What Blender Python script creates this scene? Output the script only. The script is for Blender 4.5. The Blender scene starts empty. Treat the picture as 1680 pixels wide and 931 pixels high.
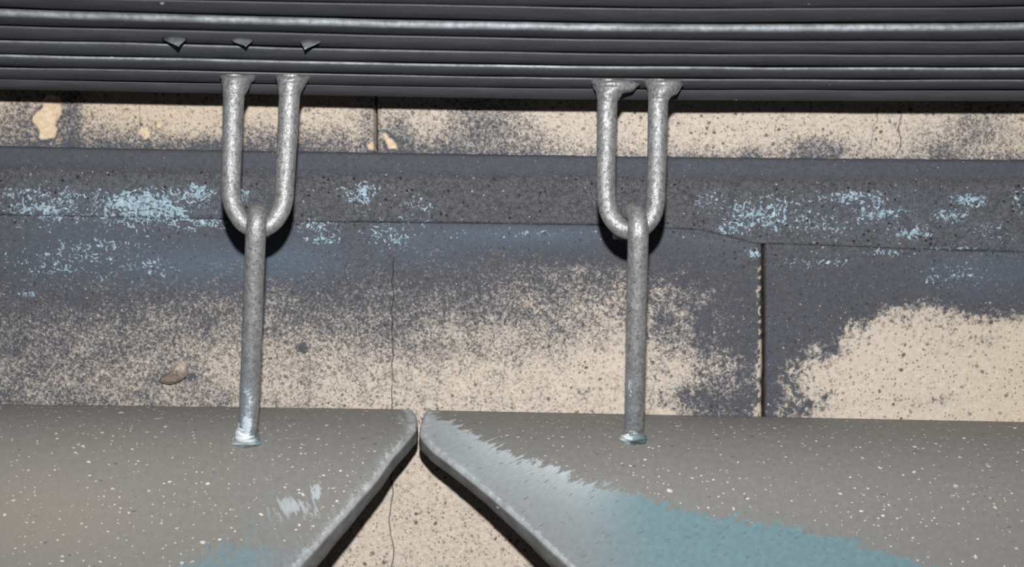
import bpy, math, random
import numpy as np
from mathutils import Vector, Matrix, Quaternion

# ------------------------------------------------------------------ camera, world, light, exposure
sc = bpy.context.scene
W, H = 1680.0, 931.0
D = 1.0                       # camera to wall, metres
PX = 0.00036                  # one photo pixel on the wall plane, metres
FPX = D / PX                  # focal length in pixels
ROLL = 0.0143                 # level lines run down to the photo's right by this slope

cam_d = bpy.data.cameras.new('camera')
cam = bpy.data.objects.new('camera', cam_d)
sc.collection.objects.link(cam)
cam_d.sensor_width = 36.0
cam_d.lens = 36.0 * FPX / W
cam_d.clip_start = 0.01
cam.location = (0, -D, 0)
th = math.atan(ROLL)
R_ = np.array([math.cos(th), 0, math.sin(th)])
U_ = np.array([-math.sin(th), 0, math.cos(th)])
F_ = np.array([0, 1.0, 0])
cam.matrix_world = Matrix(((R_[0], U_[0], 0, 0), (0, 0, -1, -D), (R_[2], U_[2], 0, 0), (0, 0, 0, 1)))
cam_d.dof.use_dof = True
cam_d.dof.focus_distance = 0.965
cam_d.dof.aperture_fstop = 5.0
sc.camera = cam

world = bpy.data.worlds.new('world')
sc.world = world
world.use_nodes = True
bg = world.node_tree.nodes['Background']
bg.inputs['Color'].default_value = (0.92, 0.96, 1.0, 1)
bg.inputs['Strength'].default_value = 0.035

fl = bpy.data.lights.new('flash', 'AREA')
fl.shape = 'DISK'
fl.size = 0.035
fl.energy = 14.0
fl.color = (1.0, 0.99, 0.975)
flash = bpy.data.objects.new('flash', fl)
sc.collection.objects.link(flash)
flash.location = (-0.006, -1.0, 0.19)
flash.rotation_euler = (math.radians(90 - 11), 0, 0)

sc.view_settings.view_transform = 'Standard'
sc.view_settings.look = 'None'
sc.view_settings.gamma = 1.0
sc.view_settings.use_curve_mapping = False
sc.view_settings.exposure = 0.0

# ------------------------------------------------------------------ helpers
rng = np.random.default_rng(7)

def P(px, py, d):
    """photo pixel + distance in front of the wall -> world point (arrays allowed)"""
    px, py, d = np.broadcast_arrays(np.asarray(px, float), np.asarray(py, float), np.asarray(d, float))
    t = D - d
    a = (px - W / 2) / FPX
    b = (H / 2 - py) / FPX
    X = t * (a * R_[0] + b * U_[0])
    Z = t * (a * R_[2] + b * U_[2])
    return np.stack([X, -d, Z], -1)

def proj(pts):
    pts = np.asarray(pts, float)
    t = pts[..., 1] + D
    a = (pts[..., 0] * R_[0] + pts[..., 2] * R_[2]) / t
    b = (pts[..., 0] * U_[0] + pts[..., 2] * U_[2]) / t
    return W / 2 + a * FPX, H / 2 - b * FPX

def sstep(a, b, x):
    t = np.clip((x - a) / (b - a), 0, 1)
    return t * t * (3 - 2 * t)

def vnoise(x, y, seed=0):
    xi = np.floor(x).astype(np.int64); yi = np.floor(y).astype(np.int64)
    fx = x - xi; fy = y - yi
    fx = fx * fx * (3 - 2 * fx); fy = fy * fy * (3 - 2 * fy)
    def h(i, j):
        n = (i * 374761393 + j * 668265263 + seed * 1274126177) & 0x7fffffff
        n = ((n ^ (n >> 13)) * 1274126177) & 0x7fffffff
        n = n ^ (n >> 16)
        return (n & 0xffff) / 65535.0
    return (h(xi, yi) * (1 - fx) + h(xi + 1, yi) * fx) * (1 - fy) + (h(xi, yi + 1) * (1 - fx) + h(xi + 1, yi + 1) * fx) * fy

def fbm(x, y, seed=0, n=4):
    s = 0; a = 0.5; tot = 0
    for k in range(n):
        s = s + a * vnoise(x * 2 ** k + 17.3 * k, y * 2 ** k - 9.1 * k, seed + k)
        tot += a; a *= 0.5
    return s / tot

def gauss(px, py, lst):
    s = np.zeros_like(px)
    for (x, y, rx, ry, a) in lst:
        s = np.maximum(s, a * np.exp(-((px - x) / rx) ** 2 - ((py - y) / ry) ** 2)) + 0.25 * np.minimum(s, a * np.exp(-((px - x) / rx) ** 2 - ((py - y) / ry) ** 2))
    return np.clip(s, 0, 1)

def mesh_obj(name, verts, faces, mat, parent=None, smooth=True, attrs=None):
    me = bpy.data.meshes.new(name)
    verts = np.asarray(verts, float)
    if isinstance(faces, np.ndarray):
        faces = faces.tolist()
    me.from_pydata(verts.tolist(), [], faces)
    me.polygons.foreach_set('use_smooth', [smooth] * len(me.polygons))
    if attrs:
        for k, v in attrs.items():
            v = np.asarray(v, np.float32)
            if v.ndim == 1:
                at = me.attributes.new(k, 'FLOAT', 'POINT'); at.data.foreach_set('value', v)
            else:
                at = me.attributes.new(k, 'FLOAT_VECTOR', 'POINT'); at.data.foreach_set('vector', v.ravel())
    me.materials.append(mat)
    me.update()
    o = bpy.data.objects.new(name, me)
    sc.collection.objects.link(o)
    if parent is not None:
        o.parent = parent
    return o

def grid_faces(nr, nc, off=0, flip=False, wrap=False):
    r = np.arange(nr - 1)[:, None]; 
    c = np.arange(nc if wrap else nc - 1)[None, :]
    c2 = (c + 1) % nc
    a = off + r * nc + c; b = off + r * nc + c2; e = off + (r + 1) * nc + c2; f = off + (r + 1) * nc + c
    q = np.stack([a, b, e, f], -1).reshape(-1, 4)
    return q[:, ::-1] if flip else q

def empty(name, loc=(0, 0, 0)):
    o = bpy.data.objects.new(name, None)
    o.empty_display_size = 0.02
    sc.collection.objects.link(o)
    o.location = loc
    return o

def adopt(child, parent):
    """parent an object whose mesh is in world coordinates to a parent that only has a location"""
    child.parent = parent
    child.matrix_parent_inverse = Matrix.Translation(-Vector(parent.location))

def catmull(pts, n):
    pts = np.asarray(pts, float)
    p = np.vstack([2 * pts[0] - pts[1], pts, 2 * pts[-1] - pts[-2]])
    out = []
    for i in range(1, len(p) - 2):
        for k in range(n):
            t = k / n
            out.append(0.5 * ((2 * p[i]) + (-p[i - 1] + p[i + 1]) * t + (2 * p[i - 1] - 5 * p[i] + 4 * p[i + 1] - p[i + 2]) * t * t + (-p[i - 1] + 3 * p[i] - 3 * p[i + 1] + p[i + 2]) * t ** 3))
    out.append(p[-2])
    return np.array(out)

def tube(path, seg=24, n=8, seed=1, rough=0.02):
    """path rows: px, py, d, radius in px (at that distance)"""
    path = np.asarray(path, float)
    w = P(path[:, 0], path[:, 1], path[:, 2])
    r = path[:, 3] * PX * (D - path[:, 2])
    c = catmull(np.hstack([w, r[:, None]]), n)
    pos, rad = c[:, :3], c[:, 3]
    tan = np.gradient(pos, axis=0)
    tan /= np.linalg.norm(tan, axis=1)[:, None]
    up = np.cross(tan[0], [0, 1, 0]); up /= np.linalg.norm(up)
    V = []
    ang = np.linspace(0, 2 * np.pi, seg, endpoint=False)
    for i in range(len(pos)):
        up = up - tan[i] * np.dot(up, tan[i]); up /= np.linalg.norm(up)
        bi = np.cross(tan[i], up)
        nz = 1 + rough * (2 * fbm(np.cos(ang) * 1.5 + 3 + seed * 9, np.sin(ang) * 1.5 + i * 0.22, seed, 3) - 1)
        V.append(pos[i] + (np.cos(ang) * nz * rad[i])[:, None] * up + (np.sin(ang) * nz * rad[i])[:, None] * bi)
    V = np.array(V).reshape(-1, 3)
    F = grid_faces(len(pos), seg, wrap=True).tolist()
    F.append(list(range(seg))); F.append(list(range((len(pos) - 1) * seg, len(pos) * seg))[::-1])
    return V, F

def flare(rings, seg=28, seed=3, rough=0.06, lobe=None):
    """rings rows: px, py, d, radius px across, radius m front to back"""
    V = []
    ang = np.linspace(0, 2 * np.pi, seg, endpoint=False)
    c = catmull(rings, 6)
    for i, (px, py, d, rx, ry) in enumerate(c):
        ctr = P(px, py, d)
        ext = 0
        if lobe is not None:
            ext = lobe[2] * PX * np.clip(np.cos(ang), 0, 1) ** 3 * float(sstep(lobe[0] - 4, lobe[0], py) * (1 - sstep(lobe[1] - 3, lobe[1] + 1.5, py)))
        nz = 1 + rough * (2 * fbm(np.cos(ang) * 2 + 5 + seed * 7, np.sin(ang) * 2 + i * 0.35, seed, 3) - 1)
        V.append(ctr + np.stack([np.cos(ang) * nz * rx * PX * (D - d) + ext, np.sin(ang) * nz * ry, 0 * ang], -1))
    V = np.array(V)
    V[:, :, 2] += 0.0006 * (2 * fbm(np.arange(len(c))[:, None] * 0.5 + 0 * ang, ang[None] * 1.2 + seed, seed, 2) - 1)
    V = V.reshape(-1, 3)
    F = grid_faces(len(c), seg, wrap=True, flip=True).tolist()
    F.append(list(range(seg))); F.append(list(range((len(c) - 1) * seg, len(c) * seg))[::-1])
    return V, F

# ------------------------------------------------------------------ node helpers
def srgb(r, g, b):
    f = lambda c: (c / 255 / 12.92) if c / 255 <= 0.04045 else ((c / 255 + 0.055) / 1.055) ** 2.4
    return (f(r), f(g), f(b), 1)

class NT:
    def __init__(s, name):
        s.m = bpy.data.materials.new(name); s.m.use_nodes = True
        s.t = s.m.node_tree; s.n = s.t.nodes; s.l = s.t.links
        s.b = s.n['Principled BSDF']
    def put(s, sock, v):
        if hasattr(v, 'is_output'):
            s.l.new(v, sock)
        elif v is not None:
            sock.default_value = v
    def coord(s):
        return s.n.new('ShaderNodeTexCoord').outputs['Object']
    def geo(s):
        return s.n.new('ShaderNodeNewGeometry').outputs['Position']
    def attr(s, name, out='Fac'):
        a = s.n.new('ShaderNodeAttribute'); a.attribute_name = name
        return a.outputs[out]
    def mapping(s, v, loc=(0, 0, 0), rot=(0, 0, 0), scale=(1, 1, 1)):
        m = s.n.new('ShaderNodeMapping'); s.put(m.inputs[0], v)
        m.inputs[1].default_value = loc; m.inputs[2].default_value = rot; m.inputs[3].default_value = scale
        return m.outputs[0]
    def noise(s, v, scale, detail=3, rough=0.6, lo=0.3, hi=0.7, dist=0.0):
        n = s.n.new('ShaderNodeTexNoise'); s.put(n.inputs['Vector'], v)
        n.inputs['Scale'].default_value = scale; n.inputs['Detail'].default_value = detail
        n.inputs['Roughness'].default_value = rough; n.inputs['Distortion'].default_value = dist
        return s.rng(n.outputs['Fac'], lo, hi)
    def rng(s, v, lo, hi, a=0.0, b=1.0, smooth=False):
        r = s.n.new('ShaderNodeMapRange'); s.put(r.inputs[0], v)
        if smooth: r.interpolation_type = 'SMOOTHSTEP'
        for i, x in zip((1, 2, 3, 4), (lo, hi, a, b)): s.put(r.inputs[i], x)
        return r.outputs[0]
    def math(s, op, a, b=None, c=None, clamp=False):
        m = s.n.new('ShaderNodeMath'); m.operation = op; m.use_clamp = clamp
        s.put(m.inputs[0], a)
        if b is not None: s.put(m.inputs[1], b)
        if c is not None: s.put(m.inputs[2], c)
        return m.outputs[0]
    def mix(s, fac, a, b):
        m = s.n.new('ShaderNodeMix'); m.data_type = 'RGBA'
        s.put(m.inputs[0], fac); s.put(m.inputs[6], a); s.put(m.inputs[7], b)
        return m.outputs[2]
    def vor(s, v, scale, rnd=1.0):
        n = s.n.new('ShaderNodeTexVoronoi'); s.put(n.inputs['Vector'], v)
        n.inputs['Scale'].default_value = scale; n.inputs['Randomness'].default_value = rnd
        sep = s.n.new('ShaderNodeSeparateColor'); s.l.new(n.outputs['Color'], sep.inputs[0])
        return n.outputs['Distance'], sep.outputs[0], sep.outputs[1]
    def dots(s, v, scale, keep, rmin, rmax):
        """irregular spots: voronoi cells of which a share KEEP holds a spot of varying radius"""
        w = s.n.new('ShaderNodeTexNoise'); s.put(w.inputs['Vector'], v); w.inputs['Scale'].default_value = scale * 1.6
        w.inputs['Detail'].default_value = 2
        dv = s.n.new('ShaderNodeVectorMath'); dv.operation = 'SUBTRACT'; s.l.new(w.outputs['Color'], dv.inputs[0]); dv.inputs[1].default_value = (0.5, 0.5, 0.5)
        sv = s.n.new('ShaderNodeVectorMath'); sv.operation = 'SCALE'; s.l.new(dv.outputs[0], sv.inputs[0]); sv.inputs['Scale'].default_value = 0.55 / scale
        av = s.n.new('ShaderNodeVectorMath'); av.operation = 'ADD'; s.put(av.inputs[0], v); s.l.new(sv.outputs[0], av.inputs[1])
        d, r, g = s.vor(av.outputs[0], scale)
        rad = s.rng(g, 0, 1, rmin, rmax)
        on = s.math('LESS_THAN', r, keep)
        m = s.rng(d, s.math('MULTIPLY', rad, 0.7), rad, 1.0, 0.0)
        return s.math('MULTIPLY', m, on)
    def rs(s, v, rot, scale, loc=(0, 0, 0)):
        return s.mapping(s.mapping(v, rot=(0, 0, rot)), loc, scale=scale)
    def bump(s, h, strength=0.5, dist=0.001, normal=None):
        b = s.n.new('ShaderNodeBump'); s.put(b.inputs['Height'], h)
        b.inputs['Strength'].default_value = strength; b.inputs['Distance'].default_value = dist
        if normal is not None: s.l.new(normal, b.inputs['Normal'])
        return b.outputs[0]
    def out(s, color=None, rough=None, metal=None, spec=None, normal=None):
        s.put(s.b.inputs['Base Color'], color); s.put(s.b.inputs['Roughness'], rough)
        s.put(s.b.inputs['Metallic'], metal); s.put(s.b.inputs['Specular IOR Level'], spec)
        if normal is not None: s.l.new(normal, s.b.inputs['Normal'])
        return s.m

# ------------------------------------------------------------------ materials
def stone_material():
    t = NT('stone'); v = t.coord()
    dark = t.attr('dark'); crisp = t.attr('crisp'); blue = t.attr('blue'); haze = t.attr('haze'); grain = t.attr('grain'); chip = t.attr('chip'); warm = t.attr('warm'); crack = t.attr('crack')
    n_f = t.noise(v, 950, 3, 0.65, 0.3, 0.7)
    n_m = t.noise(v, 330, 4, 0.65, 0.3, 0.7, 0.6)
    n_l = t.noise(v, 55, 4, 0.6, 0.3, 0.7)
    fine = t.noise(v, 2200, 2, 0.6, 0.25, 0.75)
    sand = t.mix(n_m, srgb(196, 184, 171), srgb(223, 212, 201))
    sand = t.mix(t.math('MULTIPLY', warm, 0.62), sand, srgb(214, 190, 158))
    worm = t.noise(v, 780, 2, 0.5, 0.42, 0.5, 2.2)
    sand = t.mix(t.math('MULTIPLY', t.math('SUBTRACT', 1.0, worm), 0.30), sand, srgb(136, 124, 110))
    sand = t.mix(t.math('MULTIPLY', t.math('SUBTRACT', 1.0, fine), 0.30), sand, srgb(142, 130, 116))
    pit1 = t.dots(v, 230, 0.55, 0.10, 0.30)
    pit2 = t.dots(t.mapping(v, (3.1, 1.7, 2.2)), 460, 0.55, 0.12, 0.36)
    pits = t.math('MAXIMUM', pit1, t.math('MULTIPLY', pit2, 0.8))
    pits = t.math('MULTIPLY', pits, t.rng(t.noise(v, 38, 3, 0.6), 0.1, 0.7, 0.35, 1.0))
    sand = t.mix(t.math('MULTIPLY', pits, 0.85), sand, srgb(74, 70, 66))
    sand = t.mix(t.rng(dark, 0.15, 0.75, 0.0, 0.55), sand, srgb(160, 154, 148))
    # exposed chips
    sand = t.mix(chip, sand, t.mix(n_m, srgb(196, 170, 136), srgb(224, 206, 182)))
    # grime coat
    coat = t.mix(n_m, srgb(60, 63, 72), srgb(74, 77, 86))
    gr = t.mix(t.math('ADD', t.math('MULTIPLY', n_f, 0.35), t.math('MULTIPLY', t.noise(v, 440, 3, 0.65, 0.38, 0.62, 1.0), 0.65)), srgb(24, 24, 27), srgb(98, 99, 104))  # grain contrast also paints in relief shading that the bump leaves weak
    coat = t.mix(t.math('MULTIPLY', grain, 0.9), coat, gr)
    coat = t.mix(t.math('MULTIPLY', fine, 0.16), coat, srgb(150, 150, 152))
    coat = t.mix(t.math('MULTIPLY', t.math('MULTIPLY', haze, t.rng(n_f, 0.0, 1.0, 0.35, 1.1)), 0.9), coat, srgb(92, 108, 126))
    pitd = t.dots(t.mapping(v, (7.1, 4.7, 1.2)), 330, 0.35, 0.12, 0.32)
    coat = t.mix(t.math('MULTIPLY', pitd, t.rng(grain, 0, 1, 0.25, 0.95)), coat, srgb(30, 29, 30))
    # speckled edge between coat and bare stone
    sel = t.math('ADD', t.math('MULTIPLY', t.noise(v, 720, 2, 0.6, 0.33, 0.67, 0.8), 0.62), t.math('ADD', t.math('MULTIPLY', n_m, 0.26), t.math('MULTIPLY', n_l, 0.12)))
    sel2 = t.math('ADD', t.math('MULTIPLY', n_f, 0.22), t.math('ADD', t.math('MULTIPLY', n_m, 0.43), t.math('MULTIPLY', t.noise(v, 170, 4, 0.65, 0.3, 0.7, 1.0), 0.35)))
    selm = t.n.new('ShaderNodeMix'); t.put(selm.inputs[0], crisp); t.put(selm.inputs[2], sel); t.put(selm.inputs[3], sel2)
    diff = t.math('SUBTRACT', dark, selm.outputs[0])
    diff = t.math('MULTIPLY', diff, t.rng(crisp, 0, 1, 1.0, 2.6))
    m = t.rng(diff, -0.42, 0.36, 0, 1, True)
    m = t.math('MULTIPLY', m, t.math('SUBTRACT', 1.0, chip))
    col = t.mix(m, sand, coat)
    # pale sand grains left in the coat
    sp = t.dots(t.mapping(v, (1.1, 8.7, 5.2)), 330, 0.28, 0.05, 0.20)
    col = t.mix(t.math('MULTIPLY', sp, 0.75), col, srgb(196, 188, 178))
    sp2 = t.dots(t.mapping(v, (6.1, 3.7, 2.2)), 560, 0.34, 0.08, 0.24)
    col = t.mix(t.math('MULTIPLY', t.math('MULTIPLY', sp2, m), t.rng(grain, 0, 1, .35, .8)), col, srgb(168, 170, 174))
    # flaking blue paint
    b_n = t.math('ADD', t.math('MULTIPLY', n_f, 0.45), t.math('MULTIPLY', t.noise(v, 260, 4, 0.65, 0.32, 0.68, 1.0), 0.55))
    lace = t.noise(v, 250, 4, 0.62, 0.36, 0.64, 2.0)
    b_n = t.math('ADD', t.math('MULTIPLY', b_n, 0.40), t.math('MULTIPLY', lace, 0.60))
    bm = t.rng(t.math('SUBTRACT', t.math('MULTIPLY', blue, 0.88), b_n), -0.03, 0.06, 0, 1, True)
    bcol = t.mix(t.noise(v, 420, 3, 0.6), srgb(112, 138, 158), srgb(180, 200, 210))
    col = t.mix(bm, col, bcol)
    rust = t.dots(t.mapping(v, (2.1, 0.7, 9.2)), 250, 0.10, 0.10, 0.30)
    col = t.mix(t.math('MULTIPLY', t.math('MULTIPLY', rust, t.rng(blue, 0.1, 0.4)), 0.7), col, srgb(150, 96, 60))
    col = t.mix(crack, col, srgb(46, 40, 34))
    h = t.math('SUBTRACT', t.math('MULTIPLY', n_f, 0.5), t.math('MULTIPLY', pits, 1.4))
    h = t.math('SUBTRACT', h, t.math('MULTIPLY', t.math('MULTIPLY', pitd, grain), 1.6))
    h = t.math('ADD', h, t.math('MULTIPLY', n_m, 0.7))
    h = t.math('ADD', h, t.math('MULTIPLY', bm, 0.4))
    nb = t.bump(h, t_bump, 0.0008)
    return t.out(col, 0.85, 0.0, 0.25, nb)
t_bump = 0.55

def mortar_material():
    t = NT('mortar'); v = t.coord()
    col = t.mix(t.noise(v, 200, 4), srgb(22, 18, 15), srgb(54, 41, 32))
    return t.out(col, 0.95, 0, 0.1, t.bump(t.noise(v, 500, 3), 0.6, 0.001))

def steel_dark(lip):
    """near-black paint on rolled steel; `lip` = how far the paint is rubbed on the strip's lip"""
    t = NT('dark_painted_steel'); v = t.coord()
    lipm = t.attr('lip')
    n1 = t.noise(t.mapping(v, scale=(0.12, 1, 1)), 320, 4, 0.65)
    n2 = t.noise(v, 900, 3, 0.6)
    n3 = t.noise(t.mapping(v, scale=(0.35, 1, 1)), 90, 3, 0.6)
    col = t.mix(n1, srgb(63, 64, 68), srgb(77, 78, 82))
    col = t.mix(t.math('MULTIPLY', n2, 0.25), col, srgb(56, 56, 59))
    worn_or_glint = t.math('MULTIPLY', t.math('MULTIPLY', lipm, t.rng(n3, 0.1, 0.9, 0.35, 1.0)), lip)
    worn_or_glint = t.math('MULTIPLY', worn_or_glint, t.rng(t.noise(v, 260, 3, 0.6), 0.0, 0.8, 0.45, 1.0))
    col = t.mix(worn_or_glint, col, srgb(186, 194, 202))  # pale glint painted along the lip in place of a specular line
    sp = t.dots(t.mapping(v, (4, 2, 1), scale=(0.6, 1, 1)), 95, 0.22, 0.02, 0.07)
    col = t.mix(t.math('MULTIPLY', sp, 0.6), col, srgb(205, 200, 196))
    rg = t.rng(n2, 0, 1, 0.46, 0.62)
    return t.out(col, rg, 0.0, t.rng(lipm, 0, .6, 0.12, 0.4), t.bump(t.math('ADD', t.math('MULTIPLY', n3, 0.8), t.math('MULTIPLY', n2, 0.35)), 0.3, 0.0005))

def galvanised(name, tint=0.0):
    t = NT(name); v = t.coord()
    n1 = t.noise(t.mapping(v, scale=(1, 1, 0.7)), 560, 4, 0.7, 0.34, 0.66, 0.8)
    n2 = t.noise(v, 120, 3, 0.6)
    n3 = t.noise(v, 1300, 2, 0.6)
    col = t.mix(n1, srgb(112, 112, 113), srgb(198, 200, 203))
    col = t.mix(t.math('MULTIPLY', n2, 0.4), col, srgb(120, 118, 114))
    pt = t.dots(v, 330, 0.16, 0.08, 0.24)
    col = t.mix(t.math('MULTIPLY', pt, 0.8), col, srgb(70, 68, 68))
    wh = t.attr('white')
    wn = t.rng(t.math('SUBTRACT', wh, t.math('ADD', t.math('MULTIPLY', n1, 0.6), t.math('MULTIPLY', n2, 0.4))), -0.05, 0.08, 0, 1, True)
    col = t.mix(wn, col, t.mix(n2, srgb(196, 214, 224), srgb(232, 236, 238)))
    bl = t.attr('bluish')
    col = t.mix(t.math('MULTIPLY', bl, 0.55), col, srgb(150, 168, 178))
    te = t.attr('teal')
    col = t.mix(t.math('MULTIPLY', te, t.rng(n1, 0, 1, 0.7, 1.0)), col, srgb(98, 126, 134))
    rg = t.rng(n1, 0, 1, 0.60, 0.42)
    met = t.math('MULTIPLY', t.math('SUBTRACT', 1.0, t.math('MAXIMUM', wn, te)), 0.56)
    h = t.math('ADD', n1, t.math('MULTIPLY', n3, 0.3))
    return t.out(col, rg, met, 0.5, t.bump(h, 0.30, 0.0005))

def panel_material(name, streak_rot):
    t = NT(name); uv = t.attr('uvw', 'Vector')
    v = t.coord()
    worn_or_glint = t.attr('worn_or_glint'); teal = t.attr('teal'); pale = t.attr('pale'); warm = t.attr('warm'); rub = t.attr('rub'); edge = t.attr('edge')
    fine = t.noise(uv, 1500, 3, 0.65)
    med = t.noise(uv, 260, 4, 0.6)
    big = t.noise(uv, 28, 3, 0.6)
    base = t.mix(med, srgb(101, 100, 97), srgb(114, 113, 110))
    base = t.mix(t.math('MULTIPLY', warm, 0.5), base, srgb(146, 132, 118))
    base = t.mix(t.math('MULTIPLY', fine, 0.35), base, srgb(150, 148, 143))
    base = t.mix(t.math('MULTIPLY', t.dots(t.mapping(uv, (5, 3, 0), scale=(0.6, 1.2, 1)), 240, 0.2, 0.06, 0.22), 0.6), base, srgb(74, 72, 70))
    fl1 = t.dots(t.mapping(uv, scale=(0.62, 1.0, 1)), 150, 0.36, 0.06, 0.17)
    fl3 = t.dots(t.mapping(uv, (6, 1, 0), scale=(0.7, 1.0, 1)), 480, 0.48, 0.10, 0.27)
    fl2 = t.dots(t.mapping(uv, (2, 7, 0), (0, 0, 0.3), (0.6, 1.0, 1)), 270, 0.42, 0.07, 0.21)
    flk = t.math('MAXIMUM', t.math('MAXIMUM', fl1, t.math('MULTIPLY', fl3, 0.75)), t.math('MULTIPLY', fl2, 0.85))
    flk = t.math('MULTIPLY', flk, t.rng(big, 0.1, 0.7, 0.4, 1.0))
    base = t.mix(t.math('MULTIPLY', flk, 0.9), base, t.mix(med, srgb(214, 200, 184), srgb(238, 234, 228)))
    # worn paint with a ragged, brushed border
    st = t.noise(t.rs(uv, streak_rot, (0.22, 1.0, 1)), 300, 4, 0.65, 0.3, 0.7)
    st2 = t.noise(t.rs(uv, streak_rot, (0.25, 1.0, 1), (1, 0, 0)), 900, 3, 0.6, 0.3, 0.7)
    sel = t.math('ADD', t.math('MULTIPLY', st, 0.65), t.math('MULTIPLY', st2, 0.35))
    m = t.rng(t.math('SUBTRACT', worn_or_glint, sel), -0.05, 0.10, 0, 1, True)
    wcol = t.mix(pale, t.mix(med, srgb(110, 115, 118), srgb(124, 129, 132)), t.mix(st2, srgb(168, 176, 180), srgb(192, 200, 202)))
    wcol = t.mix(t.math('MULTIPLY', teal, t.rng(med, 0, 1, 0.85, 1.0)), wcol, t.mix(med, srgb(84, 122, 132), srgb(102, 138, 146)))
    wcol = t.mix(t.math('MULTIPLY', t.math('SUBTRACT', 1.0, fine), 0.42), wcol, srgb(98, 104, 108))
    dn = t.dots(t.rs(uv, streak_rot, (0.35, 1, 1), (9, 1, 0)), 520, 0.5, 0.12, 0.36)
    wcol = t.mix(t.math('MULTIPLY', dn, 0.5), wcol, srgb(88, 88, 86))
    col = t.mix(m, base, wcol)
    # silver rubbed speckle along the cut edge
    rm = t.rng(t.math('SUBTRACT', rub, t.math('ADD', t.math('MULTIPLY', fine, 0.6), t.math('MULTIPLY', st, 0.4))), -0.08, 0.12, 0, 1, True)
    col = t.mix(t.math('MULTIPLY', rm, 0.8), col, t.mix(med, srgb(128, 134, 138), srgb(186, 192, 196)))
    # bare cut edge
    en = t.noise(t.mapping(v, scale=(0.5, 1, 0.5)), 200, 4, 0.6)
    ecol = t.mix(en, srgb(86, 85, 84), srgb(112, 112, 112))
    ecol = t.mix(t.math('MULTIPLY', t.dots(v, 130, 0.3, 0.05, 0.16), 0.7), ecol, srgb(190, 194, 196))
    col = t.mix(edge, col, ecol)
    h = t.math('ADD', t.math('MULTIPLY', fine, 0.4), t.math('ADD', t.math('MULTIPLY', med, 0.5), t.math('MULTIPLY', t.math('MAXIMUM', m, rm), 0.25)))
    return t.out(col, t.rng(fine, 0, 1, 0.55, 0.7), 0.0, 0.35, t.bump(h, 0.28, 0.0006))

M_STONE = stone_material()
M_MORTAR = mortar_material()
M_GALV = galvanised('galvanised_steel')
M_PANEL_A = panel_material('panel_paint_flecked', math.radians(-68))
M_PANEL_B = panel_material('panel_paint_worn', math.radians(33))

# ------------------------------------------------------------------ the wall
wall = empty('wall_back', (0, 0, 0))
wall['kind'] = 'structure'

LX = [-400, 0, 300, 600, 1000, 1350, 1680, 2100]
LY = [232, 239.5, 245.5, 250.5, 256.5, 260, 262.5, 264]
def ledge(px): return np.interp(px, LX, LY)
TX = [-400, 0, 300, 480, 800, 1000, 1150, 1236, 1334, 1560, 1680, 2100]
TY = [346, 352, 357, 362, 366, 369, 376, 398, 401, 410, 413, 418]
def lowtop(px): return np.interp(px, TX, TY)
JU = 617.0        # upright joint in the upper course
JL = 1252.0       # upright joint in the lower course

YK = [380, 420, 450, 480, 510, 540, 570, 600, 630, 660, 690, 720]
T1X = [0, 150, 300, 450, 600, 750, 900, 1000, 1100, 1180, 1240]
T1 = np.array([
 [1, 1, 1, .97, .82, .72, .67, .64, .63, .66, .6, .4],
 [1, 1, 1, .93, .78, .69, .62, .58, .57, .60, .5, .4],
 [1, 1, .98, .84, .68, .58, .52, .48, .50, .53, .4, .3],
 [1, 1, .93, .78, .64, .55, .43, .36, .34, .40, .3, .2],
 [1, 1, .92, .78, .67, .60, .50, .38, .28, .27, .18, .12],
 [1, .98, .84, .70, .62, .54, .43, .30, .21, .25, .14, .1],
 [1, .95, .70, .62, .55, .49, .38, .26, .19, .25, .14, .1],
 [1, .95, .62, .57, .52, .42, .28, .22, .22, .25, .17, .1],
 [1, .97, .75, .60, .58, .56, .43, .32, .34, .38, .3, .1],
 [1, 1, .85, .70, .72, .75, .63, .52, .52, .60, .55, .1],
 [1, 1, 1, .98, .95, .92, .85, .76, .62, .66, .6, .1]])
T2X = [1256, 1300, 1350, 1400, 1450, 1520, 1600, 1680]
T2 = np.array([
 [1, 1, 1, 1, 1, 1, .98, .92, .78, .76, .7, .3],
 [1, 1, 1, 1, 1, .99, .88, .58, .5, .65, .55, .2],
 [1, 1, 1, 1, 1, .88, .5, .42, .28, .5, .35, .1],
 [1, 1, 1, 1, .92, .45, .28, .18, .14, .26, .15, .1],
 [1, 1, 1, 1, .55, .25, .2, .13, .12, .16, .12, .1],
 [1, 1, 1, .90, .38, .30, .18, .1, .1, .15, .1, .1],
 [1, 1, 1, .97, .68, .25, .30, .1, .1, .13, .1, .1],
 [1, 1, 1, 1, .70, .18, .12, .1, .1, .1, .1, .1]])
def table(px, py, xk, tab):
    cols = np.array([np.interp(py.ravel(), YK, row) for row in tab])      # one curve per x knot
    fx = np.clip(np.interp(px.ravel(), xk, np.arange(len(xk))), 0, len(xk) - 1.001)
    i = np.floor(fx).astype(int); f = fx - i; f = f * f * (3 - 2 * f)
    idx = np.arange(px.size)
    return (cols[i, idx] * (1 - f) + cols[i + 1, idx] * f).reshape(px.shape)

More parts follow.
